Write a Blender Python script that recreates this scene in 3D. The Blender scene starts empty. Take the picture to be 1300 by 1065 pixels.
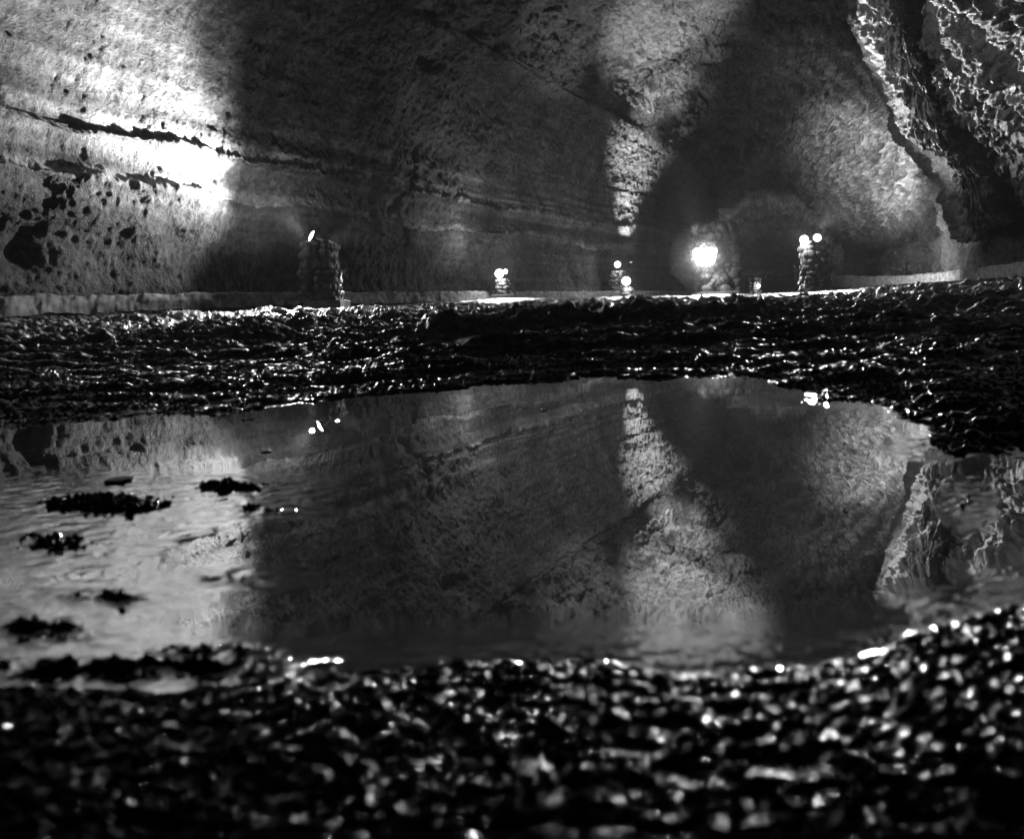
import bpy, bmesh, math, random
import numpy as np
from mathutils import Vector, Matrix

random.seed(7)
SC = bpy.context.scene
COL = SC.collection

# ------------------------------------------------------------------ camera model
F = 895.0            # focal length in pixels of a 1300 wide frame
CX, CY = 650.0, 399.0
H = 0.15             # lens height over the pool
ROLL = math.radians(2.6)
CR, SR = math.cos(ROLL), math.sin(ROLL)

def at(px, py, D):
    """world point that lies D metres down the tunnel axis in direction px,py"""
    dx, dy = (px - CX) / F, (CY - py) / F
    return np.array([(dx * CR + dy * SR) * D, D, H + (-dx * SR + dy * CR) * D])

def to_px(P):
    u = P[..., 0] / np.maximum(P[..., 1], 1e-3); v = (P[..., 2] - H) / np.maximum(P[..., 1], 1e-3)
    return CX + (u * CR - v * SR) * F, CY - (u * SR + v * CR) * F

# ------------------------------------------------------------------ numpy noise
def _hash(ix, iy, iz, seed):
    h = (ix.astype(np.uint32) * np.uint32(374761393) + iy.astype(np.uint32) * np.uint32(668265263)
         + iz.astype(np.uint32) * np.uint32(2147483647) + np.uint32(seed * 974711 % 4294967296))
    h = (h ^ (h >> np.uint32(13))) * np.uint32(1274126177)
    h = (h ^ (h >> np.uint32(15))) * np.uint32(2246822519)
    return h ^ (h >> np.uint32(16))

G3 = np.array([[1,1,0],[-1,1,0],[1,-1,0],[-1,-1,0],[1,0,1],[-1,0,1],[1,0,-1],[-1,0,-1],
               [0,1,1],[0,-1,1],[0,1,-1],[0,-1,-1],[1,1,0],[-1,1,0],[0,-1,1],[0,-1,-1]], dtype=np.float32)

def perlin(x, y, z, seed=0):
    x, y, z = [np.asarray(a, dtype=np.float32) for a in (x, y, z)]
    x, y, z = np.broadcast_arrays(x, y, z)
    fx, fy, fz = np.floor(x), np.floor(y), np.floor(z)
    ix, iy, iz = fx.astype(np.int64), fy.astype(np.int64), fz.astype(np.int64)
    x, y, z = x - fx, y - fy, z - fz
    u = x*x*x*(x*(x*6-15)+10); v = y*y*y*(y*(y*6-15)+10); w = z*z*z*(z*(z*6-15)+10)
    out = 0
    for dz in (0, 1):
        for dy in (0, 1):
            for dx in (0, 1):
                g = G3[_hash(ix+dx, iy+dy, iz+dz, seed) & np.uint32(15)]
                d = g[..., 0]*(x-dx) + g[..., 1]*(y-dy) + g[..., 2]*(z-dz)
                out = out + d * (u if dx else 1-u) * (v if dy else 1-v) * (w if dz else 1-w)
    return out

def fbm(x, y, z, octv=4, seed=0, gain=0.5, lac=2.03, ridged=False):
    a, s, f = 1.0, 0, 1.0
    for o in range(octv):
        n = perlin(x*f + 13.7*o, y*f - 7.1*o, z*f + 3.3*o, seed + o)
        if ridged: n = 0.5 - np.abs(n)*2
        s = s + a*n; a *= gain; f *= lac
    return s

def worley(x, y, z, seed=0):
    x, y, z = [np.asarray(a, dtype=np.float32) for a in (x, y, z)]
    fx, fy, fz = np.floor(x), np.floor(y), np.floor(z)
    ix, iy, iz = fx.astype(np.int64), fy.astype(np.int64), fz.astype(np.int64)
    f1 = np.full(x.shape, 9.0, np.float32); f2 = f1.copy(); idv = np.zeros(x.shape, np.float32)
    for dx in (-1, 0, 1):
        for dy in (-1, 0, 1):
            for dz in (-1, 0, 1):
                h = _hash(ix+dx, iy+dy, iz+dz, seed)
                px = fx+dx+(h & np.uint32(1023)).astype(np.float32)/1023
                py = fy+dy+((h >> np.uint32(10)) & np.uint32(1023)).astype(np.float32)/1023
                pz = fz+dz+((h >> np.uint32(20)) & np.uint32(1023)).astype(np.float32)/1023
                d = np.sqrt((px-x)**2+(py-y)**2+(pz-z)**2)
                nearer = d < f1
                f2 = np.where(nearer, f1, np.minimum(f2, d))
                idv = np.where(nearer, (h % np.uint32(997)).astype(np.float32)/997, idv)
                f1 = np.where(nearer, d, f1)
    return f1, f2, idv

def worley2(x, y, seed=0):
    x, y = np.asarray(x, np.float32), np.asarray(y, np.float32)
    fx, fy = np.floor(x), np.floor(y)
    ix, iy = fx.astype(np.int64), fy.astype(np.int64); iz = np.zeros_like(ix)
    f1 = np.full(x.shape, 9.0, np.float32); f2 = f1.copy(); idv = np.zeros(x.shape, np.float32)
    for dx in (-1, 0, 1):
        for dy in (-1, 0, 1):
            h = _hash(ix+dx, iy+dy, iz, seed)
            px = fx+dx+(h & np.uint32(1023)).astype(np.float32)/1023
            py = fy+dy+((h >> np.uint32(10)) & np.uint32(1023)).astype(np.float32)/1023
            d = np.sqrt((px-x)**2+(py-y)**2)
            nearer = d < f1
            f2 = np.where(nearer, f1, np.minimum(f2, d))
            idv = np.where(nearer, (h % np.uint32(997)).astype(np.float32)/997, idv)
            f1 = np.where(nearer, d, f1)
    return f1, f2, idv

def sstep(a, b, x):
    t = np.clip((x-a)/(b-a), 0, 1); return t*t*(3-2*t)

def bumpf(x, c, w):
    return np.exp(-((x-c)/w)**2)

# ------------------------------------------------------------------ mesh helpers
def link(name, mesh, mat=None, parent=None):
    o = bpy.data.objects.new(name, mesh); COL.objects.link(o)
    if mat: mesh.materials.append(mat)
    if parent: o.parent = parent
    return o

def tag(o, label=None, cat=None, group=None, kind=None):
    if label: o['label'] = label
    if cat: o['category'] = cat
    if group: o['group'] = group
    if kind: o['kind'] = kind
    return o

def grid_mesh(name, P, mask=None, flip=False, attrs=None):
    """P (n,m,3) -> quad grid mesh; mask (n-1,m-1) keeps faces"""
    n, m = P.shape[:2]
    idx = np.arange(n*m).reshape(n, m)
    a, b, c, d = idx[:-1, :-1], idx[1:, :-1], idx[1:, 1:], idx[:-1, 1:]
    q = np.stack([a, d, c, b] if flip else [a, b, c, d], -1).reshape(-1, 4)
    V = P.reshape(-1, 3)
    if mask is not None:
        q = q[mask.reshape(-1)]
        used = np.zeros(n*m, bool); used[q.reshape(-1)] = True
        remap = np.cumsum(used) - 1
        q = remap[q]; V = V[used]
        if attrs: attrs = {k: v.reshape(-1)[used] for k, v in attrs.items()}
    me = bpy.data.meshes.new(name)
    me.vertices.add(len(V)); me.vertices.foreach_set('co', V.astype(np.float32).ravel())
    me.loops.add(len(q)*4); me.loops.foreach_set('vertex_index', q.astype(np.int32).ravel())
    me.polygons.add(len(q)); me.polygons.foreach_set('loop_start', np.arange(0, len(q)*4, 4, dtype=np.int32))
    me.polygons.foreach_set('use_smooth', np.ones(len(q), bool))
    for k, v in (attrs or {}).items():
        at_ = me.attributes.new(k, 'FLOAT', 'POINT'); at_.data.foreach_set('value', v.astype(np.float32).ravel())
    me.update(calc_edges=True)
    return me

def catmull(C, ts):
    """C (k, ...) control points, ts in [0,k-1]"""
    k = len(C); i = np.clip(np.floor(ts).astype(int), 0, k-2); t = (ts - i)
    t = t.reshape(t.shape + (1,)*(C.ndim-1))
    g = lambda j: C[np.clip(j, 0, k-1)]
    p0, p1, p2, p3 = g(i-1), g(i), g(i+1), g(i+2)
    return 0.5*((2*p1)+(-p0+p2)*t+(2*p0-5*p1+4*p2-p3)*t*t+(-p0+3*p1-3*p2+p3)*t**3)

def grid_normals(P):
    du = np.gradient(P, axis=0); dv = np.gradient(P, axis=1)
    n = np.cross(du, dv); n /= np.maximum(np.linalg.norm(n, axis=-1, keepdims=True), 1e-9)
    return n

# ------------------------------------------------------------------ materials
def new_mat(name):
    m = bpy.data.materials.new(name); m.use_nodes = True
    nt = m.node_tree; nt.nodes.clear()
    return m, nt, nt.nodes, nt.links

def rock_material(name, dark, light, rough=(0.35, 0.7), bump=0.5, bump_dist=0.03, scale=14.0, spec=0.5, fine=60.0,
                  stretch=(1, 1, 1), tone=True, coat=0.0, by_range=False):
    m, nt, N, L = new_mat(name)
    out = N.new('ShaderNodeOutputMaterial'); bs = N.new('ShaderNodeBsdfPrincipled')
    L.new(bs.outputs[0], out.inputs[0])
    tc = N.new('ShaderNodeTexCoord'); mp = N.new('ShaderNodeMapping'); mp.inputs['Scale'].default_value = stretch
    L.new(tc.outputs['Object'], mp.inputs[0])
    def noise(s, det, rg=0.6):
        n = N.new('ShaderNodeTexNoise'); n.inputs['Scale'].default_value = s
        n.inputs['Detail'].default_value = det; n.inputs['Roughness'].default_value = rg
        L.new(mp.outputs[0], n.inputs['Vector']); return n
    n1 = noise(0.9, 8, 0.65); n2 = noise(scale, 6, 0.7); n3 = noise(fine, 4, 0.65)
    ramp = N.new('ShaderNodeValToRGB')
    ramp.color_ramp.elements[0].position = 0.41; ramp.color_ramp.elements[0].color = (dark, dark, dark, 1)
    ramp.color_ramp.elements[1].position = 0.60; ramp.color_ramp.elements[1].color = (light, light, light, 1)
    mx = N.new('ShaderNodeMath'); mx.operation = 'MULTIPLY_ADD'; mx.inputs[1].default_value = 0.45
    mh = N.new('ShaderNodeMath'); mh.operation = 'MULTIPLY'; mh.inputs[1].default_value = 0.55
    L.new(n2.outputs[0], mh.inputs[0]); L.new(n1.outputs[0], mx.inputs[0]); L.new(mh.outputs[0], mx.inputs[2])
    L.new(mx.outputs[0], ramp.inputs[0])
    colour = ramp.outputs[0]
    if tone:
        a = N.new('ShaderNodeAttribute'); a.attribute_name = 'tone'
        mm = N.new('ShaderNodeMix'); mm.data_type = 'RGBA'; mm.blend_type = 'MULTIPLY'; mm.inputs['Factor'].default_value = 1
        L.new(colour, mm.inputs['A']); L.new(a.outputs['Fac'], mm.inputs['B'])
        colour = mm.outputs['Result']
    L.new(colour, bs.inputs['Base Color'])
    rr = N.new('ShaderNodeMapRange'); rr.inputs['From Min'].default_value = 0.35; rr.inputs['From Max'].default_value = 0.65
    rr.inputs['To Min'].default_value = rough[0]; rr.inputs['To Max'].default_value = rough[1]
    L.new(n1.outputs[0], rr.inputs['Value']); L.new(rr.outputs[0], bs.inputs['Roughness'])
    bs.inputs['Specular IOR Level'].default_value = spec
    if coat:
        bs.inputs['Coat Weight'].default_value = coat; bs.inputs['Coat Roughness'].default_value = 0.12
    hsum = N.new('ShaderNodeMath'); hsum.operation = 'MULTIPLY_ADD'; hsum.inputs[1].default_value = 0.35
    L.new(n3.outputs[0], hsum.inputs[0]); L.new(n2.outputs[0], hsum.inputs[2])
    b = N.new('ShaderNodeBump'); b.inputs['Strength'].default_value = bump; b.inputs['Distance'].default_value = bump_dist
    if by_range:      # the close floor has its grain as geometry, the far floor as bump
        ar = N.new('ShaderNodeAttribute'); ar.attribute_name = 'grain'
        md = N.new('ShaderNodeMath'); md.operation = 'MULTIPLY'; md.inputs[1].default_value = bump_dist
        L.new(ar.outputs['Fac'], md.inputs[0]); L.new(md.outputs[0], b.inputs['Distance'])
        rr.inputs['To Max'].default_value = rough[0]+.05
        sp_ = N.new('ShaderNodeMath'); sp_.operation = 'MULTIPLY_ADD'; sp_.inputs[1].default_value = spec; sp_.inputs[2].default_value = .014
        L.new(ar.outputs['Fac'], sp_.inputs[0]); L.new(sp_.outputs[0], bs.inputs['Specular IOR Level'])
        ra = N.new('ShaderNodeMath'); ra.operation = 'MULTIPLY_ADD'; ra.inputs[1].default_value = .30
        L.new(ar.outputs['Fac'], ra.inputs[0]); L.new(rr.outputs[0], ra.inputs[2]); L.new(ra.outputs[0], bs.inputs['Roughness'])
    L.new(hsum.outputs[0], b.inputs['Height']); L.new(b.outputs[0], bs.inputs['Normal'])
    if coat: L.new(b.outputs[0], bs.inputs['Coat Normal'])
    return m

def plain_material(name, c, rough=0.5, metal=0.0, nscale=30.0, var=0.35, bump=0.15):
    m, nt, N, L = new_mat(name)
    out = N.new('ShaderNodeOutputMaterial'); bs = N.new('ShaderNodeBsdfPrincipled'); L.new(bs.outputs[0], out.inputs[0])
    tc = N.new('ShaderNodeTexCoord'); n = N.new('ShaderNodeTexNoise'); n.inputs['Scale'].default_value = nscale; n.inputs['Detail'].default_value = 6
    L.new(tc.outputs['Object'], n.inputs['Vector'])
    r = N.new('ShaderNodeValToRGB'); lo, hi = c*(1-var), c*(1+var)
    r.color_ramp.elements[0].position = 0.3; r.color_ramp.elements[0].color = (lo, lo, lo, 1)
    r.color_ramp.elements[1].position = 0.7; r.color_ramp.elements[1].color = (hi, hi, hi, 1)
    L.new(n.outputs[0], r.inputs[0]); L.new(r.outputs[0], bs.inputs['Base Color'])
    bs.inputs['Roughness'].default_value = rough; bs.inputs['Metallic'].default_value = metal
    b = N.new('ShaderNodeBump'); b.inputs['Strength'].default_value = bump; b.inputs['Distance'].default_value = 0.02
    L.new(n.outputs[0], b.inputs['Height']); L.new(b.outputs[0], bs.inputs['Normal'])
    return m

def lens_material(name, strength):
    m, nt, N, L = new_mat(name)
    out = N.new('ShaderNodeOutputMaterial'); e = N.new('ShaderNodeEmission'); e.inputs['Strength'].default_value = strength
    lw = N.new('ShaderNodeLayerWeight'); lw.inputs['Blend'].default_value = 0.35
    r = N.new('ShaderNodeValToRGB'); r.color_ramp.elements[0].color = (1, 1, 1, 1); r.color_ramp.elements[1].color = (.35, .35, .35, 1)
    L.new(lw.outputs['Facing'], r.inputs[0]); L.new(r.outputs[0], e.inputs['Color'])
    L.new(e.outputs[0], out.inputs[0]); return m

M_WALL = rock_material('basalt_wall', .05, .20, rough=(.45, .8), bump=1, bump_dist=.12, scale=9, fine=26)
M_CEIL = rock_material('basalt_ceiling', .055, .195, rough=(.4, .75), bump=1, bump_dist=.14, scale=8, fine=24)
M_RIGHT = rock_material('smooth_basalt', .07, .22, rough=(.4, .7), bump=1, bump_dist=.2, scale=7, fine=34)
M_BUTT = rock_material('wet_basalt', .07, .22, rough=(.34, .62), bump=1, bump_dist=.06, scale=6, fine=24, spec=.4)
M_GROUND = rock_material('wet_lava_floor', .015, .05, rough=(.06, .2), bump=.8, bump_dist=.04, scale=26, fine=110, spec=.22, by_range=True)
M_STONE = rock_material('rubble_stone', .07, .2, rough=(.5, .8), bump=.7, bump_dist=.02, scale=18, fine=80, tone=False)
M_DARK = rock_material('silhouette_stone', .02, .07, rough=(.5, .8), bump=.8, bump_dist=.03, scale=14, fine=60, tone=False)  # silhouette against the lamp glare put into the stone colour
M_CONC = plain_material('weathered_concrete', .36, .75, nscale=9, var=.45, bump=.3)
M_PLINTH = plain_material('cast_concrete', .3, .7, nscale=14, var=.25)
M_METAL = plain_material('dark_painted_metal', .03, .4, .6, nscale=50, var=.2, bump=.03)
M_BOARD = plain_material('sign_board_back', .06, .5, 0, nscale=20, var=.2, bump=.03)

# ------------------------------------------------------------------ cave tube
def pxd(px, D): 
    return ((px-CX)/F*D, D)
LST = [(-10.5, -7), (-9.6, 3), pxd(0, 9.9), pxd(270, 13.2), pxd(430, 15.5), pxd(530, 18), pxd(640, 21.5), pxd(760, 27),
       pxd(830, 31), pxd(872, 34.5), (10.9, 41), (13.6, 48), (17.5, 55), (23.5, 61)]
RST = [(14, -7), (13.6, 3), (13.2, 8.5), (12.6, 13), (12.3, 16), (12.3, 19), (13.6, 23), (15.0, 27.5),
       (16.3, 33), (17.8, 38), (20.3, 44), (23.4, 50), (27.5, 55), (32, 58)]
ZC = [10, 10, 10, 10, 10, 10, 10, 9.6, 8.8, 7.2, 5.8, 5.1, 4.6, 4.2]
LEFT = [(0, -.6), (0, .4), (-.15, 1.2), (.05, 2.0), (.12, 2.45), (.15, 2.62), (.05, 2.75), (0, 3.1), (.18, 3.3),
        (.20, 3.45), (.10, 3.6), (.2, 4.7), (.65, 6.1), (1.35, 7.0), (1.75, 7.35)]
CEILP = [(.145, .79), (.28, .93), (.45, 1.0), (.6, .98), (.75, .88), (.87, .70), (.95, .52)]
RIGHT = [(0, 3.4), (-.35, 2.6), (-.25, 1.98), (-.15, 1.82), (.15, 1.74), (.2, 1.5), (.22, .4), (.22, -.6)]
C = []
for (lx, ly), (rx, ry), zc in zip(LST, RST, ZC):
    l, r = np.array([lx, ly]), np.array([rx, ry]); w = np.linalg.norm(r-l); e = (r-l)/w; q = zc/10
    kl = min(1, q/.75); row = []
    for ins, z in LEFT:
        zz = (.5+(z-.5)*kl) if z <= 3.6 else z*q if q < .75 else 3.6+(z-3.6)*(zc*.735-3.6)/(7.35-3.6)
        p = l+e*ins*min(1, q*1.2); row.append([p[0], p[1], zz])
    for ww, zq in CEILP:
        p = l+e*ww*w; row.append([p[0], p[1], zc*zq])
    for ins, z in RIGHT:
        p = r-e*ins; row.append([p[0], p[1], (.5+(z-.5)*kl) if z > .5 else z])
    C.append(row)
C = np.array(C)
NJ = C.shape[1]
# samples along the tunnel: dense where the photo looks
segn = [12, 40, 170, 200, 150, 140, 150, 150, 110, 90, 70, 30, 16]
ts = np.concatenate([np.linspace(i, i+1, n, endpoint=False) for i, n in enumerate(segn)]+[[len(segn)]])
CS = catmull(C, ts)
tj = []
for j in range(NJ-1):
    d = np.linalg.norm(C[5, j+1]-C[5, j]); n = max(4, int(d/.04)); tj += list(np.linspace(j, j+1, n, endpoint=False))
tj = np.array(tj+[NJ-1])
P = np.swapaxes(catmull(np.swapaxes(CS, 0, 1), tj), 0, 1)      # (S,T,3)
Nn = grid_normals(P)
cen = np.array([3.0, 18, 4.0])
if ((P[400, :, :]-cen)*Nn[400]).sum() > 0: Nn = -Nn
X, Y, Z = P[..., 0], P[..., 1], P[..., 2]
PX, PY = to_px(P)
TJ = np.broadcast_to(tj[None, :], X.shape)
SS = np.broadcast_to(ts[:, None], X.shape)
arc = np.concatenate([[0], np.cumsum(np.linalg.norm(np.diff(P[:, 60, :2], axis=0), axis=1))])
A = np.broadcast_to(arc[:, None], X.shape)
isL = 1-sstep(13.6, 14.4, TJ); isR = sstep(20.5, 22, TJ); isC = 1-isL-isR
low = 1-sstep(4.6, 6.4, TJ)                                   # rubble under the flow ledge
big = fbm(X*.22, Y*.22, Z*.25, 3, 11)
mid = fbm(X*.8, Y*.8, Z*.9, 4, 21)
bil = np.abs(perlin(X*10.5, Y*10.5, Z*9.5, 45))*1.0+np.abs(perlin(X*5.5, Y*5.5, Z*4.5, 46))*.55-.3
fine = fbm(X*3.1, Y*3.1, Z*3.1, 4, 31, gain=.6)
pop = fbm(X*7.5, Y*7.5, Z*5.5, 2, 41)
f1, f2, cid = worley(A*.75, Z*1.1+X*.1, X*.3, 5)
block = (cid-.5)*.5*sstep(0, .22, f2-f1)-.12*(1-sstep(0, .1, f2-f1))
g1, g2, gid = worley(X*.95+mid*.5, Y*.8+mid*.45, Z*.9, 9)
chunk = (gid-.5)*.42*sstep(.0, .3, g2-g1)-.26*(1-sstep(0, .07, g2-g1))
strip = fbm(A*.12, Z*3.2, X*0+3, 3, 51)                        # flow lines along the tube
drip = fbm(A*1.6, Z*.18, X*0+9, 3, 61)                         # vertical runs
rip = fbm(A*.55+big, TJ*5.0+mid*.5, X*0, 3, 71, ridged=True)
disp = big*.4
up0 = (1-sstep(2.5, 3.6, SS))*isL
disp = disp + isL*(low*(block*(.45-.12*up0)+mid*(.13-.05*up0)+fine*(.08-.03*up0)+bil*(.075-.02*up0)) + (1-low)*(mid*(.07-.04*up0)+fine*(.07-.058*up0)+pop*(.03-.012*up0)+bil*(.07-.034*up0)+strip*.03*(1-.8*up0)+drip*.05))
disp = disp + isC*(chunk*.6*sstep(14.0, 15.6, TJ)+mid*.26*sstep(13.8, 15, TJ)+fine*.12+bil*.07)
disp = disp + isR*(mid*.2+fine*.08+bil*.04+rip*.12*(1-sstep(21.5, 22.5, TJ))+strip*.05)
# flat ceiling ripples in the far half
farC = np.maximum(isC*sstep(7.0, 8.5, SS), sstep(17.6, 19, TJ)*(1-sstep(22, 22.8, TJ))*sstep(3, 4.5, SS))
wav = fbm(A*1.15+mid*1.3, TJ*1.1+big, X*0+2, 4, 75, ridged=True, gain=.55)
sheet = worley(A*.5+mid*.4, TJ*.8+big*.6, X*0, 78)
disp = disp + farC*(rip*.12+(wav-.2)*.17+(sheet[2]-.5)*.32*sstep(0, .14, sheet[1]-sheet[0])+fine*.06+bil*.04-chunk*.2)
# the upper flow ledge on the near left wall
up = (1-sstep(2.5, 3.6, SS))*isL
zl = Z-4.45+mid*.15
disp = disp + up*((.05*np.exp(-np.clip(zl, 0, 9)/.16)*(zl > 0)+.05*np.exp(-np.clip(-zl, 0, 9)/.05)*(zl <= 0))-.02*bumpf(zl, -.3, .22))
# cracks
def poly_dist(px, py, pts):
    d = np.full(px.shape, 1e9)
    for (x0, y0), (x1, y1) in zip(pts[:-1], pts[1:]):
        dx, dy = x1-x0, y1-y0; t = np.clip(((px-x0)*dx+(py-y0)*dy)/(dx*dx+dy*dy), 0, 1)
        d = np.minimum(d, np.hypot(px-x0-t*dx, py-y0-t*dy))
    return d
for pts, wd, dp in [([(527, 190), (529, 215), (526, 238), (512, 256), (500, 262)], 3.0, .22), ([(676, 218), (678, 240), (684, 256)], 2.6, .2),
                    ([(82, 62), (84, 92), (70, 122)], 3,.02), ([(292, 140), (290, 170), (268, 208)], 3,.06), ([(150, 105), (151, 122)], 2, .02),
                    ([(824, 164), (770, 136), (686, 96), (580, 36), (430, -30)], 4, .10), ([(818, 245), (816, 262), (808, 275)], 2.6, .22),
                    ([(770, 236), (800, 243), (835, 250)], 1.8, .14), ([(60, 150), (72, 172), (68, 186)], 3,.02)]:
    dd = poly_dist(PX+fine*5, PY+pop*4, pts)
    disp = disp-dp*np.exp(-(dd/wd)**2)*((isL > .02) | (isC > .5))*(Y > 5)
# deep bites in the crown of the wall
for cx, cy, rr, dp in [(537, 78, 13, .45), (610, 40, 14, .3), (640, 66, 9, .35), (545, 15, 10, .35), (700, 35, 30, .3), (30, 322, 14, .3), (44, 300, 10, .3), (220, 290, 22, .15)]:
    disp = disp-dp*np.exp(-(((PX-cx+fine*9)**2+(PY-cy+mid*10)**2)/rr**2))*(Y > 5)*(Y < 40)
P = P+Nn*disp[..., None]
tone = 1+.25*big+.5*np.clip(drip, -.5, .5)*isL*(1-low)
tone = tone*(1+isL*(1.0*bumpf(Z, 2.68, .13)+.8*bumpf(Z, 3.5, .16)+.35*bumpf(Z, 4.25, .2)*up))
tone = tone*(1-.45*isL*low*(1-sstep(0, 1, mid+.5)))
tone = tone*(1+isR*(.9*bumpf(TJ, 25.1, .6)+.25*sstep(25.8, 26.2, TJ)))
tone = tone*(1+farC*np.clip((wav-.25)*1.3, -.6, .9))*(1-.55*(np.maximum(farC, isC))*(1-sstep(0, .045, sheet[1]-sheet[0])))  # light and shade of vault ripples put into tone; crack lines darkened
band = fbm(A*.07, Z*4.5, X*0+5, 4, 55, gain=.6)
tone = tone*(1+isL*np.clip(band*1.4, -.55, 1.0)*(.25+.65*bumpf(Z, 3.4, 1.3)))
tone = np.clip(tone, .22, 2.6)
def split(name, j0, j1, mat):
    i0, i1 = np.searchsorted(tj, j0), np.searchsorted(tj, j1)
    o = link(name, grid_mesh(name, P[:, i0:i1+1], attrs={'tone': tone[:, i0:i1+1]}), mat)
    return tag(o, kind='structure')
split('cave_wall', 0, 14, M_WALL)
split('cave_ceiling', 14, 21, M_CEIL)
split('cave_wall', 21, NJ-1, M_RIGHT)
# tunnel end closes in the dark bend
e = P[-1]; mid_p = np.array([e[:, 0].mean()+1.5, e[:, 1].mean()+2.5, 2.0])
cap = np.stack([e*(1-k)+mid_p*k for k in np.linspace(0, 1, 14)])
cap = cap+fbm(cap[..., 0:1]*.9, cap[..., 1:2]*.9, cap[..., 2:3]*.9, 3, 3)*.5
tag(link('cave_end', grid_mesh('cave_end', cap, attrs={'tone': np.ones(cap.shape[:2])}), M_WALL), kind='structure')

# ------------------------------------------------------------------ overhanging mass on the right
con = [(1035, -560, 10.2), (1062, -240, 10.3), (1086, -90, 10.6), (1102, 0, 11.0), (1114, 50, 11.5), (1130, 100, 12.1), (1147, 142, 12.8),
       (1168, 178, 13.5), (1196, 215, 14.3), (1214, 250, 15.0), (1224, 284, 15.6), (1234, 304, 15.9)]
offs = [(-26, 5.5), (-10, 3.0), (2, .5), (14, -.05), (36, -.3), (58, -.2), (84, -.9), (120, -1.9), (165, -3.0), (230, -4.2), (340, -5.6), (520, -7.2), (900, -8.6), (1700, -9.2)]
B = []
for i, (cx, cy, cd) in enumerate(con):
    row = []
    for off, dd in offs:
        k = i/(len(con)-1)
        oy = -46*min(max(off, 0)/75, 1.4)*k**3
        sc_ = 1.0+.0*k
        D = max(cd+dd*(1 if off > 0 else 1), 2.2)
        row.append(at(cx+off*sc_, cy+oy, D))
    B.append(row)
last = np.array(B[-1])
und = last.copy(); und[:, 1] += .9; und[:, 0] += .25; und[:, 2] += .12; B.append(und)
und = und.copy(); und[:, 1] += 2.6; und[:, 0] += 1.2; und[:, 2] += .9; B.append(und)
B = np.array(B)
bi = np.concatenate([np.linspace(0, 3, 60, endpoint=False), np.linspace(3, 11, 360, endpoint=False), np.linspace(11, 13, 60)])
bj = np.concatenate([np.linspace(0, 2, 50, endpoint=False), np.linspace(2, 10, 300, endpoint=False), np.linspace(10, 13, 60)])
BP = np.swapaxes(catmull(np.swapaxes(catmull(B, bi), 0, 1), bj), 0, 1)
BN = grid_normals(BP)
if BN[200, 200, 1] > 0: BN = -BN
x, y, z = BP[..., 0], BP[..., 1], BP[..., 2]
BI = np.broadcast_to(bi[:, None], x.shape); BJ = np.broadcast_to(bj[None, :], x.shape)
bm_ = fbm(x*.8, y*.8, z*.8, 4, 121); bf = fbm(x*3.5, y*3.5, z*3.5, 4, 131, gain=.6)
flow = fbm(BJ*1.1+bm_*.8, BI*.55, x*0, 4, 141, ridged=True, gain=.55)
w1, w2, wid = worley(x*.95+bm_*.4, y*.6, z*.75+bm_*.4, 77)
ridge_calm = sstep(3.2, 5.5, BJ)
bd = bm_*.30+bf*.025+fbm(BJ*5+bm_, BI*3.2, x*0, 4, 151, gain=.6)*.07+(flow-.2)*.07*(.35+.65*ridge_calm)+((wid-.5)*.2*sstep(0, .3, w2-w1)-.06*(1-sstep(0, .08, w2-w1)))*ridge_calm
BP = BP+BN*bd[..., None]
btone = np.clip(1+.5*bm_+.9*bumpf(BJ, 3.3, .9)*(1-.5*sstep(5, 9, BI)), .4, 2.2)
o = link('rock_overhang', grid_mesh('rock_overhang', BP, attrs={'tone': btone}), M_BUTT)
tag(o, kind='structure')

# ------------------------------------------------------------------ ground
SX = np.array([-400, 0, 200, 400, 640, 880, 1035, 1110, 1300, 1700.])
SV = np.array([1.4, 1.36, 1.22, 1.06, 1.02, .76, .66, .8, .95, 1.0])
YB = np.array([0, 1.0, 1.5, 2.5, 3.5, 5, 8, 12, 16, 25, 40, 80.])
GB = np.array([0, 0, .004, .018, .045, .085, .18, .32, .47, .60, .74, .9])
far_px = [(-700, 545), (-300, 545), (0, 537), (150, 531), (300, 524), (345, 512), (520, 498), (650, 487), (800, 479), (950, 476), (1010, 492), (1080, 506), (1150, 530),
          (1200, 552), (1260, 572), (1340, 600), (1500, 660), (2000, 900)]
near_px = [(-700, 980), (-300, 930), (0, 880), (200, 884), (330, 862), (450, 852), (600, 850), (750, 840), (850, 852), (950, 848), (1050, 836), (1120, 822), (1150, 800), (1240, 778), (1330, 762), (1500, 780), (2000, 940)]
def edge_table(pts):
    us, ys = [], []
    for px, py in pts:
        dx, dy = (px-CX)/F, (CY-py)/F
        zz = -dx*SR+dy*CR; D = H/-zz if zz < -1e-3 else 5
        us.append((dx*CR+dy*SR)); ys.append(D)
    o_ = np.argsort(us); return np.array(us)[o_], np.array(ys)[o_]
FU, FY = edge_table(far_px); NU, NY = edge_table(near_px)

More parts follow.
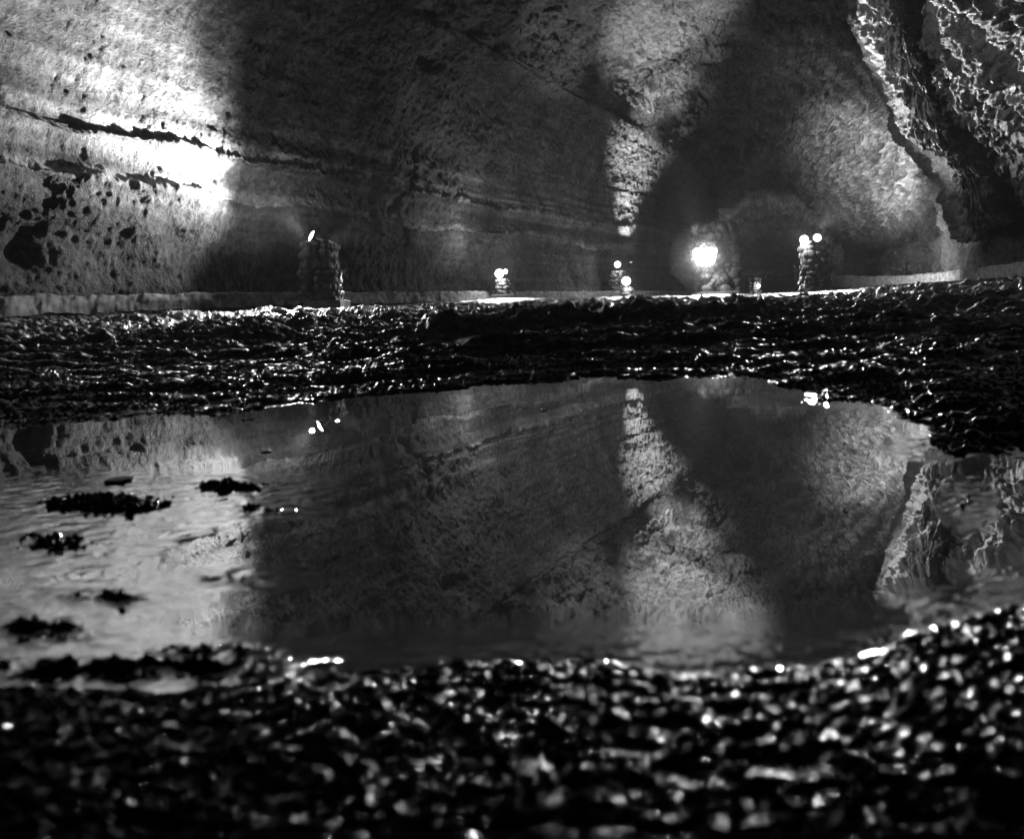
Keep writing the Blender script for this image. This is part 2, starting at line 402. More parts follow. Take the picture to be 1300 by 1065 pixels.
SHAL = {}
def ground_height(x, y, detail=True):
    r = np.hypot(x, y); yy = np.maximum(y, 1e-3); u = np.clip(x/yy, -3, 3); u = np.where(y <= 0, np.sign(x)*3, u)
    px = CX+u*F
    sc = np.interp(px, SX, SV)
    dist = np.where(y > 0, np.maximum(y, r*.55), r)
    base = np.interp(dist, YB, GB)*sc
    fe, ne = np.interp(u, FU, FY), np.interp(u, NU, NY)
    lo = perlin(x*2.3, y*2.3, x*0, 5); lo2 = perlin(x*9, y*9, x*0, 6)
    fe = fe*(1+.09*lo+.07*lo2+.03*perlin(x*26, y*26, x*0, 7)); ne = ne*(1+.04*lo2)
    t_far = (dist-fe)/fe; t_near = (ne-dist)/ne
    # bank heights outside the pool, bowl inside
    outside_far = base+.012*sstep(0, .25, t_far)
    bank = .027*np.clip(t_near/.45, 0, 1)**.85+.002*sstep(0, .05, t_near)
    bowl = -.03*sstep(0, .22, -t_far)*sstep(0, .35, -t_near)
    g = np.where(t_far > 0, outside_far, np.where(t_near > 0, bank, bowl))
    # stony shallows on the left of the pool
    pyd = CY-(u*SR-H/np.maximum(dist, .05)*CR)*F
    pxx = CX+(u*CR+H/np.maximum(dist, .05)*SR)*F
    shal = np.zeros_like(x)
    for cx, cy, rx, ry in [(120, 640, 190, 34), (300, 618, 110, 16), (330, 648, 75, 12), (60, 690, 130, 34), (290, 735, 90, 12), (130, 760, 110, 20), (40, 800, 140, 26), (260, 828, 80, 10), (180, 850, 200, 14), (1200, 570, 60, 14), (1060, 508, 90, 9), (1230, 640, 30, 30)]:
        shal = np.maximum(shal, np.exp(-(((pxx-cx)/rx)**2+((pyd-cy)/ry)**2)))
    inside = (t_far <= 0) & (t_near <= 0)
    SHAL['v'] = shal*inside
    g = np.where(inside, g*(1-shal*.98), g)
    if not detail: return g
    amp = np.clip(dist/6, .02, 1)
    m1 = fbm(x*.9, y*.9, x*0, 4, 201); m2 = fbm(x*5, y*5, x*0, 4, 211, gain=.55)
    w1, w2, wid = worley2(x*1.1+m1*.6, y*1.9+m1*.5, 33)
    slab = (wid-.4)*sstep(0, .16, w2-w1)
    step = 0
    for ys, dz, seed in [(2.35, .03, 1), (3.45, .05, 2), (5.6, .05, 3), (8.5, .04, 4)]:
        edge = dist-ys*(1+.16*perlin(x*.55, y*.3, x*0+seed*3.3, 40+seed)+.03*perlin(x*4, y*4, x*0, 50+seed))
        on = np.clip(.55+1.2*perlin(x*.35+seed*9, y*.2, x*0, 60+seed), 0, 1)
        step = step+dz*on*(sstep(0, .10, edge)-sstep(.10, 1.6, edge)*.9)
    rope = fbm(x*2.2+m1*2, y*6+m1*2, x*0, 3, 221, ridged=True)
    dry = sstep(0, .3, t_far)
    far_d = dry*(step+amp*(m1*.07+slab*.075+m2*.04+rope*.05)*(1-.8*sstep(8, 12.5, dist)))
    gr = fbm(x*60, y*105, x*0, 4, 231, gain=.6); gr2 = perlin(x*260, y*320, x*0, 241)
    fr1, fr2, frid = worley2(x*185, y*240, 44)
    cob = np.clip(.55-fr1, 0, 1)*.0032*(.35+frid)
    c1, c2, cid2 = worley2(x*7+m2*.4, y*7, 46)
    cb2 = np.clip(.5-c1, 0, 1)*(.3+cid2)
    g = g+far_d
    p1_, p2_, pid = worley2(x*11, y*11, 47)
    peb = .034*np.sqrt(np.clip(1-(p1_/(.05+.12*pid))**2, 0, 1))*(pid > .975)
    near_d = np.where(t_near > 0, sstep(-.01, .06, t_near)*(gr*.0024+cob*.95+gr2*.0011), 0)
    mid_d = np.where(t_far > 0, (gr*.0030+gr2*.0006+cob*1.2+gr*.0030+fbm(x*8+m1*2, y*12+m1, x*0, 4, 271, gain=.6)*.007)*sstep(-.02, .03, t_far)*np.clip(1.8/dist, .0, 1), 0)
    mid_d = mid_d+dry*sstep(1.6, 3.5, dist)*(fbm(x*9, y*7, x*0, 3, 251, gain=.6)*.024+fbm(x*1.3+m1, y*5.5, x*0, 4, 261, ridged=True)*.035+cb2*.02)*(1-.7*sstep(8.5, 12, dist))
    in_d = np.where(inside, (gr*.0062+m2*.005+gr2*.0009+cob*1.6)*(.2+shal)+.0012*shal+peb, 0)
    tot = g+near_d+mid_d+in_d
    return np.where(inside & (peb > 0), np.minimum(tot, .0012+.003*shal), tot)

th = np.radians(np.concatenate([np.linspace(-180, -50, 90, endpoint=False), np.linspace(-50, 50, 860), np.linspace(50, 180, 91)[1:]]))
rad = np.concatenate([np.geomspace(.05, .15, 60, endpoint=False), np.geomspace(.15, 5, 880, endpoint=False), np.geomspace(5, 80, 330)])
RR, TH = np.meshgrid(rad, th, indexing='ij')
GX, GY = RR*np.sin(TH), RR*np.cos(TH)
GZ = ground_height(GX, GY)
SH = SHAL['v'].copy()
gm = grid_mesh('cave_floor', np.stack([GX, GY, GZ], -1), attrs={'tone': np.clip(.11+7.5*sstep(1.2, 5, RR)+2.2*sstep(4, 7, RR)*(1-sstep(9.5, 13, RR))-7*sstep(10, 13, RR)+.8*fbm(GX*1.5, GY*1.5, GX*0, 3, 88), .12, 11), 'grain': .02+.98*sstep(.7, 3.2, RR)})  # missing lamp light put into mid-floor colour; darker close by and near lamps
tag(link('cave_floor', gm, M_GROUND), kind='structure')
def gz(x, y): 
    return float(ground_height(np.array([x], float), np.array([y], float))[0])

# pool water: flat, drawn up a little where it wets the stones
nr = np.searchsorted(rad, 3.4)
WX, WY = GX[:nr], GY[:nr]; gsm = GZ[:nr]
depth = -gsm
wz = .0035*np.exp(-np.clip(depth, -.004, 1)/.0035)
wz = np.minimum(wz*.28, .002)*(1-.9*sstep(.45, .8, RR[:nr]))
shw = SH[:nr]
wz = wz+sstep(.08, .6, shw)*fbm(WX*60, WY*95, WX*0, 2, 281)*.0004
keep = (depth > -.0022) | (wz > gsm-.003)
fe = np.interp(np.clip(WX/np.maximum(WY, 1e-3), -3, 3), FU, FY)
keep &= (WY > .1) & (RR[:nr] < fe*1.5) & (np.abs(TH[:nr]) < np.radians(75))
fk = keep[:-1, :-1] & keep[1:, :-1] & keep[:-1, 1:] & keep[1:, 1:]
mw, nt, N, L = new_mat('pool_water')
out = N.new('ShaderNodeOutputMaterial'); bs = N.new('ShaderNodeBsdfPrincipled'); L.new(bs.outputs[0], out.inputs[0])
bs.inputs['Base Color'].default_value = (.6, .6, .6, 1); bs.inputs['Roughness'].default_value = 0.0
bs.inputs['IOR'].default_value = 1.36; bs.inputs['Transmission Weight'].default_value = 1.0
tc = N.new('ShaderNodeTexCoord'); nz = N.new('ShaderNodeTexNoise'); nz.inputs['Scale'].default_value = 9; nz.inputs['Detail'].default_value = 1
L.new(tc.outputs['Object'], nz.inputs['Vector'])
bp = N.new('ShaderNodeBump'); bp.inputs['Strength'].default_value = .02; bp.inputs['Distance'].default_value = .01
L.new(nz.outputs[0], bp.inputs['Height']); L.new(bp.outputs[0], bs.inputs['Normal'])
tag(link('pool_water', grid_mesh('pool_water', np.stack([WX, WY, wz], -1), mask=fk), mw), kind='structure')

# ------------------------------------------------------------------ kerbs
def kerb(name, pts, height, width, mat, label, wob=.04):
    pts = np.array(pts); n = 1200
    ss = np.linspace(0, len(pts)-1, n); Q = catmull(pts, ss)
    d = np.gradient(Q[:, :2], axis=0); d /= np.linalg.norm(d, axis=1, keepdims=True); nrm = np.stack([d[:, 1], -d[:, 0]], 1)
    prof = [(0, -.3), (0, .0), (0, .25), (.0, .5), (0, .75), (.0, .92), (.06, 1.0), (.3, 1.01), (.6, 1.0), (.94, 1.0), (1, .92), (1, 0), (1, -.3)]
    R = np.zeros((n, len(prof), 3)); hh = np.interp(ss, np.arange(len(height)), height)
    for j, (a, b) in enumerate(prof):
        q = Q[:, :2]-nrm*(a*width)
        R[:, j, :2] = q; R[:, j, 2] = Q[:, 2]+b*hh
    arc_ = np.concatenate([[0], np.cumsum(np.linalg.norm(np.diff(Q[:, :2], axis=0), axis=1))])
    jn = np.exp(-((((arc_+.7) % 1.9)-.95)/.035)**2)
    R[:, 6:10, 2] -= jn[:, None]*.025
    nb = fbm(R[..., 0]*3, R[..., 1]*3, R[..., 2]*6, 3, 301)
    R[..., 2] += nb*wob; R[..., 0] += nb*wob; R[..., 1] -= nb*wob*1.5
    o = link(name, grid_mesh(name, R), mat); 
    return tag(o, label, 'kerb', kind='thing')
kl = []
for px, D, py in [(-420, 6.6, 418), (-150, 8.0, 405), (0, 9.2, 396), (130, 10.7, 391), (270, 12.4, 386.5), (430, 14.7, 383), (530, 16.8, 381), (640, 20, 379), (760, 24.8, 377), (830, 28, 376), (878, 32, 376)]:
    kl.append(at(px, py, D))
kerb('walkway_kerb', kl, [.22, .22, .22, .2, .2, .2, .2, .2, .2, .2, .2], .28, M_CONC, 'long low pale concrete kerb along the foot of the left cave wall')
kr = []
for px, D, py in [(1052, 29, 358), (1075, 27, 361), (1160, 22, 361), (1235, 18.5, 356), (1300, 15.8, 350), (1420, 12.5, 340), (1700, 9, 325)]:
    kr.append(at(px, py, D))
kr = kr[::-1]
kerb('walkway_kerb', kr, [.28, .28, .28, .28, .28, .34, .36], .4, M_CONC, 'thick dark kerb on the right with a brightly lit edge, below the smooth wall band')

# ------------------------------------------------------------------ pillars and floodlights
def stone_blob(bm, c, r, rng, sub=2):
    res = bmesh.ops.create_icosphere(bm, subdivisions=sub, radius=1)
    rot = Matrix.Rotation(rng.uniform(0, 6.28), 3, 'Z') @ Matrix.Rotation(rng.uniform(-.4, .4), 3, 'X')
    ox = rng.uniform(0, 50)
    vs = res['verts']; co = np.array([v.co[:] for v in vs])
    n = fbm(co[:, 0]*1.1+ox, co[:, 1]*1.1, co[:, 2]*1.1, 3, 401)
    sq = np.sign(co)*np.abs(co)**.72
    co = sq*(1+.38*n[:, None])
    for v, p in zip(vs, co):
        p = Vector((p[0]*r[0], p[1]*r[1], p[2]*r[2])); v.co = rot @ p + Vector(c)
    for v in vs:
        for f in v.link_faces: f.smooth = True

def mesh_from(bm, name):
    me = bpy.data.meshes.new(name); bm.to_mesh(me); bm.free(); return me

def stone_column(name, w, d, h, seed, mat, parent, taper=.85, z0=0., top_round=0., size=.2, loc=(0, 0)):
    rng = random.Random(seed); bm = bmesh.new()
    z = z0
    # inner core so that no gap shows through
    prof = []
    course = 0
    while z < z0+h-.02:
        ch = min(size*rng.uniform(.55, 1.3), z0+h-z+.03)
        k = (z-z0)/h; s = 1-(1-taper)*k
        if top_round: s *= math.sqrt(max(.12, 1-max(0, (k-(1-top_round))/top_round)**2))
        per = [(-1, -1), (1, -1), (1, 1), (-1, 1)]
        for a in range(4):
            (x0, y0), (x1, y1) = per[a], per[(a+1) % 4]
            L_ = (w if a % 2 == 0 else d)*s; n = max(1, round(L_/(size*1.15)))
            for i in range(n):
                t = (i+rng.uniform(.25, .75))/n
                sx = (x0+(x1-x0)*t)*.40*w*s; sy = (y0+(y1-y0)*t)*.40*d*s
                stone_blob(bm, (loc[0]+sx+rng.uniform(-.02, .02), loc[1]+sy+rng.uniform(-.02, .02), z+ch/2),
                           (size*rng.uniform(.38, .8), size*rng.uniform(.38, .8), ch*rng.uniform(.45, .72)), rng)
        stone_blob(bm, (loc[0], loc[1], z+ch/2), (w*.42*s, d*.42*s, ch*.62), rng)
        z += ch*.92; course += 1
    return link(name, mesh_from(bm, name), mat, parent)

def box_mesh(bm, c, s, bev=.0, rot=None):
    r = bmesh.ops.create_cube(bm, size=1); vs = r['verts']
    for v in vs:
        p = Vector((v.co.x*s[0], v.co.y*s[1], v.co.z*s[2]))
        if rot: p = rot @ p
        v.co = p+Vector(c)
    if bev:
        es = list({e for v in vs for e in v.link_edges})
        bmesh.ops.bevel(bm, geom=es, offset=bev, segments=2, affect='EDGES', profile=.6)

def lathe(bm, prof, seg=28):
    rings = []
    for r, z in prof:
        rings.append([bm.verts.new((r*math.cos(2*math.pi*i/seg), r*math.sin(2*math.pi*i/seg), z)) for i in range(seg)])
    for a, b in zip(rings[:-1], rings[1:]):
        for i in range(seg):
            f = bm.faces.new([a[i], a[(i+1) % seg], b[(i+1) % seg], b[i]]); f.smooth = True
    bm.faces.new(rings[0][::-1]) if prof[0][0] > 1e-4 else None
    return rings

def aim_matrix(loc, dirv):
    q = Vector(dirv).normalized().to_track_quat('Z', 'Y')
    return Matrix.Translation(Vector(loc)) @ q.to_matrix().to_4x4()

LENS = {}
def lens_mat(s):
    if s not in LENS: LENS[s] = lens_material('lamp_glass_lit', s)
    return LENS[s]

def par_lamp(parent, pos, dirv, r, strength, foot=None):
    """round spotlight: bell housing, bulging lit glass, yoke down to foot (all coordinates relative to parent)"""
    M = aim_matrix(pos, dirv)
    bm = bmesh.new()
    lathe(bm, [(r*.30, -r*2.2), (r*.42, -r*2.1), (r*.46, -r*1.3), (r*.75, -r*.8), (r*1.0, -r*.3), (r*1.06, 0), (r*1.06, r*.12), (r*.96, r*.12), (r*.94, 0)])
    bmesh.ops.transform(bm, matrix=M, verts=bm.verts[:])
    h = link('floodlight', mesh_from(bm, 'floodlight'), M_METAL, parent)
    bm = bmesh.new()
    lathe(bm, [(r*.94, r*.02), (r*.8, r*.16), (r*.5, r*.27), (r*.2, r*.31), (r*.02, r*.32)])
    bmesh.ops.transform(bm, matrix=M, verts=bm.verts[:])
    link('lamp_glass', mesh_from(bm, 'lamp_glass'), lens_mat(strength), h)
    if foot is not None:
        bm = bmesh.new(); p0, p1 = Vector(pos), Vector(foot); v = p1-p0
        R = v.normalized().to_track_quat('Z', 'Y').to_matrix()
        box_mesh(bm, (p0+p1)/2, (r*.28, r*.28, v.length), .0, R)
        box_mesh(bm, p1, (r*1.1, r*1.1, r*.25), .0)
        link('bracket', mesh_from(bm, 'bracket'), M_METAL, h)
    return h

def root(name, loc, label, cat, group=None, rz=0):
    o = bpy.data.objects.new(name, None); COL.objects.link(o); o.empty_display_size = .2
    o.location = loc; o.rotation_euler = (0, 0, rz); return tag(o, label, cat, group, 'thing')

def spot(pos, target, power, angle, blend=.5, size=.09):
    l = bpy.data.lights.new('lamp_and_fill_beam', 'SPOT'); l.energy = power; l.spot_size = math.radians(angle); l.spot_blend = blend; l.shadow_soft_size = size
    l.color = (1, 1, 1)
    o = bpy.data.objects.new('lamp_and_fill_beam', l); COL.objects.link(o); o.location = pos
    o.rotation_euler = (Vector(target)-Vector(pos)).to_track_quat('-Z', 'Y').to_euler()
    return o

def glow(pos, power, size=.06):
    l = bpy.data.lights.new('lamp_bulb', 'POINT'); l.energy = power; l.shadow_soft_size = size
    o = bpy.data.objects.new('lamp_bulb', l); COL.objects.link(o); o.location = pos
    return o

CAM = np.array([0, 0, H])
def norm(v): v = np.array(v, float); return v/np.linalg.norm(v)
GRP = 'stone lamp pillars along the walkway'
def rel(p, r0): return tuple(np.array(p)-np.array(r0))

# 1 large pillar on the left
D = 13.4; base = at(409, 389, D); base[2] = max(base[2], gz(base[0], base[1])-.02)
r1 = root('stone_lamp_pillar', tuple(base), 'square rubble stone pillar on a pale slab, its lamp turned to the bright left wall', 'lamp pillar', GRP, 0)
bm = bmesh.new(); box_mesh(bm, (0, 0, .02), (.90, .8, .16), .015); link('plinth', mesh_from(bm, 'plinth'), M_PLINTH, r1)
bm = bmesh.new(); box_mesh(bm, (0, 0, .14), (.68, .62, .1), .02); link('mortar_bed', mesh_from(bm, 'mortar_bed'), M_STONE, r1)
stone_column('stone_column', .66, .6, 1.02, 3, M_STONE, r1, taper=.86, z0=.15, size=.17)
l1 = at(396, 300, D-.05); t1 = at(120, 120, 11.4)
d1 = norm(np.array([-.76, -.50, .42]))
par_lamp(r1, rel(l1, base), d1, .12, 9, foot=rel(at(403, 308, D), base))
p2 = at(407, 307, D+.25)
par_lamp(r1, rel(p2, base), norm([.75, .45, .25]), .07, 6, foot=rel(at(405, 310, D+.2), base))
p3 = at(433, 345, D+.28)
par_lamp(r1, rel(p3, base), norm([.25, .55, -.8]), .07, 10, foot=rel(at(428, 352, D+.2), base))
spot(l1+d1*.14, l1+np.array([-2.75, -1.8, 2.7]), 2400, 88, 1, .05)
spot(l1+d1*.16, at(180, 126, 12.3), 6200, 54, 1, .05)
spot(l1+d1*.14, l1+np.array([-1.0, .25, 1.3]), 90, 150, 1, .05)
spot(l1+d1*.15, l1+np.array([-3.0, -2.6, 1.6]), 640, 120, 1, .05)
spot(p2+norm([.75, -.3, -.1])*.18, at(840, 430, 6.0), 1600, 60, 1, .05)  # added fill for the middle floor, off this lamp's own aim
spot(p2+norm([.75, .3, .3])*.16, at(1215, 120, 11.5), 1500, 50, 1)
spot(p3+norm([.3, .3, -.8])*.1, at(445, 392, D+.2), 90, 130, .6)
glow(at(434, 350, D+.22), 5)
spot(l1+np.array([-.12, -.15, .05]), at(110, 432, 5.5), 1400, 64, 1, .04)

# 2 short pillar
D = 19; base = at(638, 378, D); base[2] = max(base[2], gz(base[0], base[1])-.02)
r2 = root('stone_lamp_pillar', tuple(base), 'small heap-like stone pillar carrying two round lamps close together, middle of the left walkway', 'lamp pillar', GRP)
bm = bmesh.new(); box_mesh(bm, (0, 0, .02), (.62, .55, .12), .015); link('plinth', mesh_from(bm, 'plinth'), M_PLINTH, r2)
stone_column('stone_column', .36, .36, .40, 5, M_STONE, r2, taper=.7, z0=.07, size=.13)
a, b = at(634, 347.5, D-.12), at(641.5, 345, D-.05)
par_lamp(r2, rel(a, base), norm(CAM-a+np.array([-2, 0, 1.0])), .125, 14, foot=(0, 0, .45))
par_lamp(r2, rel(b, base), norm(CAM-b+np.array([6, 0, 1.5])), .07, 12, foot=(.03, 0, .45))
glow(a+norm(CAM-a)*.2+np.array([0, 0, -.06]), 30)
spot(a+norm(CAM-a)*.16, CAM+np.array([0, 0, .6]), 2600, 60, 1)
spot(at(640, 340, D-.3), at(620, 200, 21), 190, 165, .9)

# 3 + 4 two pillars one behind the other
D = 26.8; base = at(785, 375, D); base[2] = max(base[2]-.1, gz(base[0], base[1])-.05)
r3 = root('stone_lamp_pillar', tuple(base), 'dark stone pillar with a single lamp on top, behind the lower lamp of its neighbour', 'lamp pillar', GRP)
stone_column('stone_column', .5, .5, .98, 6, M_STONE, r3, taper=.8, z0=.0, size=.2)
a3 = at(784, 336, D-.3)
par_lamp(r3, rel(a3, base), norm(CAM-a3+np.array([-1, 0, 1.5])), .125, 14, foot=(0, 0, .98))
glow(a3+norm(CAM-a3)*.22, 30)
spot(a3+norm(CAM-a3)*.17, CAM+np.array([0, 0, .7]), 2600, 56, 1)
u3 = at(801, 334, 27.9)
par_lamp(r3, rel(u3, base), norm(np.array(at(812, 150, 28.2))-u3), .09, 10, foot=(.1, .2, .95))
spot(u3+norm(np.array(at(812, 150, 28.2))-u3)*.15, at(806, 220, 28.8), 2300, 52, 1)
spot(u3+norm(np.array(at(812, 150, 28.2))-u3)*.16, at(828, 60, 26.0), 3600, 46, 1)

D = 23; base = at(796, 376, D); base[2] = max(base[2], gz(base[0], base[1])-.03)
r4 = root('stone_lamp_pillar', tuple(base), 'low stone stump with one bright lamp and lit stones at its right foot', 'lamp pillar', GRP)
stone_column('stone_column', .34, .34, .30, 8, M_STONE, r4, taper=.7, z0=-.05, size=.13)
a4 = at(795, 357, D-.2)
par_lamp(r4, rel(a4, base), norm(CAM-a4+np.array([1, 0, .5])), .15, 14, foot=(0, 0, .28))
glow(a4+norm(CAM-a4)*.25+np.array([.05, 0, -.1]), 30)
spot(a4+norm(CAM-a4)*.2, CAM+np.array([0, 0, .6]), 2600, 60, 1)

# 5 big pillar in the centre right
D = 24; base = at(914, 377, D); base[2] = max(base[2]-.03, gz(base[0], base[1])-.04)
r5 = root('stone_lamp_pillar', tuple(base), 'tallest dark stone pillar with rounded top and a glaring square floodlight on its left', 'lamp pillar', GRP)
bm = bmesh.new(); box_mesh(bm, (-.25, -.35, .06), (1.35, .9, .22), .02); link('plinth', mesh_from(bm, 'plinth'), M_PLINTH, r5)
stone_column('stone_column', 1.3, 1.1, 2.45, 12, M_DARK, r5, taper=.88, z0=.1, top_round=.3, size=.26, loc=(.1, .25))
rng = random.Random(4); bm = bmesh.new()
for i in range(26):
    stone_blob(bm, (rng.uniform(-.62, .12), rng.uniform(-.55, -.25), .2+rng.uniform(0, .5)), (rng.uniform(.09, .17),)*3, rng)
link('rubble_footing', mesh_from(bm, 'rubble_footing'), M_STONE, r5)
a5 = at(895, 326, D-.55)
bm = bmesh.new(); Mx = aim_matrix(rel(a5, base), norm(CAM-a5+np.array([-3.5, 0, 1.2])))
hw = [(.46, .30, -.02), (.50, .33, .02), (.30, .2, -.3)]
def frustum(bm, w0, w1, hh, z0, z1):
    vs = []
    for (wt, wb, z) in ((w0[0], w0[1], z0), (w1[0], w1[1], z1)):
        vs.append([bm.verts.new(p) for p in ((-wb, -hh, z), (wb, -hh, z), (wt, hh, z), (-wt, hh, z))])
    for i in range(4): bm.faces.new([vs[0][i], vs[0][(i+1) % 4], vs[1][(i+1) % 4], vs[1][i]])
    bm.faces.new(vs[0][::-1]); bm.faces.new(vs[1])
def front_ring(bm, wt, wb, hh, z, n=32, e=.42):
    out = []
    for k in range(n):
        a = 2*math.pi*(k+.5)/n; c, s_ = math.cos(a), math.sin(a)
        yy = hh*math.copysign(abs(s_)**e, s_); ww = wb+(wt-wb)*(yy/hh*.5+.5)
        out.append(bm.verts.new((ww*math.copysign(abs(c)**e, c), yy, z)))
    return out
def loft(bm, rings):
    for a, b in zip(rings[:-1], rings[1:]):
        for k in range(len(a)): bm.faces.new([a[k], a[(k+1) % len(a)], b[(k+1) % len(a)], b[k]])
    bm.faces.new(rings[0][::-1]); bm.faces.new(rings[-1])
loft(bm, [front_ring(bm, .2, .16, .2, -.34), front_ring(bm, .26, .2, .26, -.26), front_ring(bm, .44, .29, .31, -.05), front_ring(bm, .46, .31, .32, -.01)])
for k in range(5): box_mesh(bm, (0, -.2+k*.1, -.33), (.3, .02, .08))
bmesh.ops.transform(bm, matrix=Mx, verts=bm.verts[:])
fl = link('floodlight', mesh_from(bm, 'floodlight'), M_METAL, r5)
bm = bmesh.new(); loft(bm, [front_ring(bm, .43, .28, .29, -.005), front_ring(bm, .42, .27, .28, .03), front_ring(bm, .34, .2, .2, .055), front_ring(bm, .15, .1, .1, .065)])
bmesh.ops.transform(bm, matrix=Mx, verts=bm.verts[:])
link('lamp_glass', mesh_from(bm, 'lamp_glass'), lens_mat(9), fl)
bm = bmesh.new(); q = Vector(rel(a5, base)); box_mesh(bm, (q.x, q.y+.2, q.z-.38), (.08, .06, .5), .005); link('bracket', mesh_from(bm, 'bracket'), M_METAL, fl)
spot(a5+norm(CAM-a5)*.2, CAM+np.array([.5, 0, 1.1]), 9500, 70, 1, .2)
glow(a5+norm(CAM-a5)*.5+np.array([-.1, 0, -.1]), 130, .1)
spot(at(897, 310, D-1.9), at(1108, -10, 11.0), 7000, 14, 1)
spot(at(903, 310, D-1.9), at(1210, 120, 12), 1400, 40, 1)
spot(at(886, 309, D-1.9), at(838, 5, 23.5), 6500, 44, 1)  # added ceiling fill, its origin unseen in the air ahead of the floodlight
spot(at(886, 309, D-1.9), at(838, 118, 28), 5500, 24, 1)  # added fill for the dark gap above the wall streak
spot(at(886, 309, D-1.9), at(730, 0, 21), 1500, 46, 1)  # added fill for the ceiling further left
mm_, nt, N, L = new_mat('bloom_volume')  # added scattering volume imitating lens bloom around the floodlight
out = N.new('ShaderNodeOutputMaterial'); sc_v = N.new('ShaderNodeVolumeScatter'); sc_v.inputs['Density'].default_value = .035; sc_v.inputs['Color'].default_value = (1, 1, 1, 1)
L.new(sc_v.outputs[0], out.inputs['Volume'])
bm = bmesh.new(); bmesh.ops.create_icosphere(bm, subdivisions=4, radius=1)
for v in bm.verts:
    k_ = 1+.12*float(fbm(np.array([v.co.x*1.3]), np.array([v.co.y*1.3]), np.array([v.co.z*1.3]), 2, 90)[0]); v.co = Vector((v.co.x*1.2*k_, v.co.y*.75*k_, v.co.z*1.15*k_))
o = link('lamp_bloom', mesh_from(bm, 'lamp_bloom'), mm_); o.location = tuple(a5+norm(CAM-a5)*.45)
tag(o, 'bright haze volume added around the glaring square floodlight', 'bloom', kind='stuff')
# small board fixed over the top of the pillar
bm = bmesh.new(); bp_ = at(922, 268.5, D-.2)
vs = []
for yy in (0, .04):
    vs.append([bm.verts.new(Vector(rel(at(px_, py_, D-.2), base))+Vector((0, yy, 0))) for px_, py_ in ((912, 265), (934, 265), (928, 272.5), (913, 271.5))])
for i in range(4): bm.faces.new([vs[0][i], vs[0][(i+1) % 4], vs[1][(i+1) % 4], vs[1][i]])
bm.faces.new(vs[0][::-1]); bm.faces.new(vs[1])
box_mesh(bm, rel(at(920, 280, D-.16), base), (.05, .05, .5))
link('board', mesh_from(bm, 'board'), M_BOARD, r5)

# 6 pillar on the right
D = 18.2; base = at(1035, 371, D); base[2] = max(base[2]-.03, gz(base[0], base[1])-.04)
r6 = root('stone_lamp_pillar', tuple(base), 'slim stone pillar furthest right, two lamps at its top, glints down its left edge', 'lamp pillar', GRP)
stone_column('stone_column', .60, .55, 1.34, 21, M_STONE, r6, taper=.86, z0=-.02, top_round=.12, size=.16)
bm = bmesh.new(); rng = random.Random(9)
for i in range(12): stone_blob(bm, (-.3+rng.uniform(-.16, .3), rng.uniform(-.3, .0), .03+rng.uniform(0, .1)), (.11, .1, .06), rng)
link('rubble_footing', mesh_from(bm, 'rubble_footing'), M_STONE, r6)
a6, b6, c6 = at(1021, 304.5, D-.1), at(1037.5, 302, D-.33), at(1019, 312, D)
par_lamp(r6, rel(a6, base), norm(CAM-a6+np.array([-7, 0, 1.0])), .115, 14, foot=rel(at(1025, 310, D), base))
par_lamp(r6, rel(b6, base), norm(CAM-b6+np.array([4.5, 0, 2.2])), .105, 9, foot=rel(at(1035, 308, D), base))
par_lamp(r6, rel(c6, base), norm(CAM-c6+np.array([-9, 0, -3.0])), .05, 20, foot=rel(at(1024, 314, D), base))
spot(a6+norm(CAM-a6)*.16, CAM+np.array([-1, 0, .9]), 3200, 54, 1)
glow(a6+norm(CAM-a6)*.15+np.array([-.08, 0, 0]), 30)
spot(at(1043, 288, D+.1), at(1112, 208, 26), 19000, 36, 1)
spot(at(1043, 288, D+.1), at(1120, 160, 26), 1600, 70, 1)
spot(at(1054, 338, D+.8), at(1190, 332, 20.5), 900, 80, 1)
spot(b6+norm(CAM-b6+np.array([4.5, 0, 2.2]))*.2, at(1230, 150, 13), 800, 66, .9)
spot(b6+norm(CAM-b6)*.2, at(1130, 400, 9.0), 1300, 40, 1, .05)  # added fill for the right floor, off this lamp's own aim
spot(at(1017, 305, D), at(930, 335, 21), 120, 42, .5)
glow(at(1017, 345, D+.3), 14)

# 7 far pillar seen as a silhouette before the lit end of the passage
D = 36; base = at(958, 371, D); base[2] = max(base[2]-.2, gz(base[0], base[1])-.1)
r7 = root('stone_lamp_pillar', tuple(base), 'far dark pillar with a tiny low lamp, silhouetted before the lit end of the passage', 'lamp pillar', GRP)
stone_column('stone_column', .55, .5, .95, 31, M_STONE, r7, taper=.9, z0=0, size=.22)
a7 = at(963, 363, D-.3)
par_lamp(r7, rel(a7, base), norm(CAM-a7), .10, 10, foot=(.1, -.2, .2))
par_lamp(r7, rel(at(974, 350, D), base), norm([.5, .6, .4]), .09, 10, foot=(.25, .1, .8))
glow(a7+norm(CAM-a7)*.2, 12)
spot(at(962, 350, D+.5), at(955, 345, 44), 900, 110, .6)

# thin post beside the right pillar
D = 19.5; base = at(1011, 372, D)
bm = bmesh.new(); rr_ = .012
res = bmesh.ops.create_cone(bm, cap_ends=True, segments=12, radius1=rr_, radius2=rr_, depth=.74); bmesh.ops.translate(bm, vec=(0, 0, .35), verts=bm.verts[:])
box_mesh(bm, (0, 0, .01), (.12, .12, .03), .004)
box_mesh(bm, (0, 0, .735), (.035, .035, .04), .006)
o = link('rope_post', mesh_from(bm, 'rope_post'), M_METAL); o.location = tuple(base)
tag(o, 'thin upright metal rod standing just left of the right pillar', 'post')

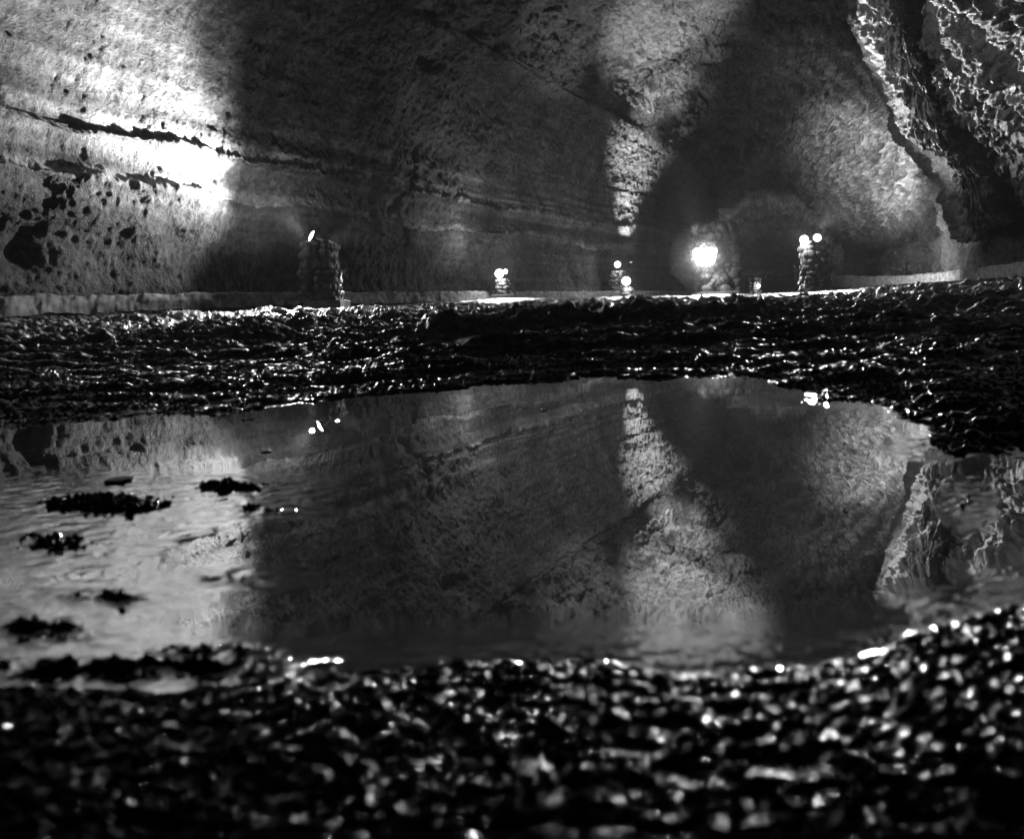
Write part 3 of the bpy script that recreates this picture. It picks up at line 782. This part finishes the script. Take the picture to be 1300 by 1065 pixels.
bm = bmesh.new()
cps = [at(396, 381, 13.2), at(390, 384, 13.1), at(380, 387, 12.9), at(372, 391, 12.7), at(362, 394, 12.4), at(340, 395, 12.0)]
cps = [np.array([p[0], p[1], max(p[2], gz(p[0], p[1])+.012)]) for p in cps]
cc = catmull(np.array(cps), np.linspace(0, len(cps)-1, 60)); prev = None
for k in range(60):
    d = Vector(cc[min(k+1, 59)]-cc[max(k-1, 0)]).normalized(); s1 = d.cross(Vector((0, 0, 1))).normalized(); s2 = s1.cross(d)
    ring = [bm.verts.new(Vector(cc[k])+(s1*math.cos(a)+s2*math.sin(a))*.014) for a in [i_*math.pi/4 for i_ in range(8)]]
    if prev:
        for q_ in range(8): bm.faces.new([prev[q_], prev[(q_+1) % 8], ring[(q_+1) % 8], ring[q_]]).smooth = True
    prev = ring
o = link('power_cable', mesh_from(bm, 'power_cable'), M_METAL)
tag(o, 'dark cable trailing from the left pillar base across the floor', 'cable')

# ------------------------------------------------------------------ world, camera, render
w = bpy.data.worlds.new('World'); SC.world = w; w.use_nodes = True
bg = w.node_tree.nodes['Background']; bg.inputs[0].default_value = (.5, .5, .5, 1); bg.inputs[1].default_value = 0.0
WN, WL = w.node_tree.nodes, w.node_tree.links
vs_ = WN.new('ShaderNodeVolumeScatter'); vs_.inputs['Anisotropy'].default_value = .2; vs_.inputs['Color'].default_value = (1, 1, 1, 1)
vs_.inputs['Density'].default_value = .00045
WL.new(vs_.outputs[0], WN['World Output'].inputs['Volume'])

cam = bpy.data.cameras.new('camera'); co = bpy.data.objects.new('camera', cam); COL.objects.link(co)
cam.sensor_fit = 'HORIZONTAL'; cam.sensor_width = 17.3; cam.lens = F/1300*17.3
cam.shift_y = -(532.5-CY)/1300
ir = Vector((CR, 0, -SR)); iu = Vector((SR, 0, CR)); bk = Vector((0, -1, 0))
co.matrix_world = Matrix(((ir.x, iu.x, bk.x, 0), (ir.y, iu.y, bk.y, 0), (ir.z, iu.z, bk.z, H), (0, 0, 0, 1)))
cam.clip_start = .01; cam.clip_end = 300
cam.dof.use_dof = True; cam.dof.focus_distance = 15; cam.dof.aperture_fstop = 4.3
SC.camera = co
SC.view_settings.view_transform = 'Standard'; SC.view_settings.look = 'None'; SC.view_settings.exposure = 0
SC.render.image_settings.color_mode = 'BW'      # a black and white photograph
cy = SC.cycles
cy.max_bounces = 5; cy.diffuse_bounces = 2; cy.glossy_bounces = 4; cy.transmission_bounces = 6; cy.volume_bounces = 0
cy.use_denoising = True; cy.adaptive_threshold = .035; cy.sample_clamp_indirect = 4; cy.sample_clamp_direct = 0; cy.caustics_reflective = False; cy.caustics_refractive = False
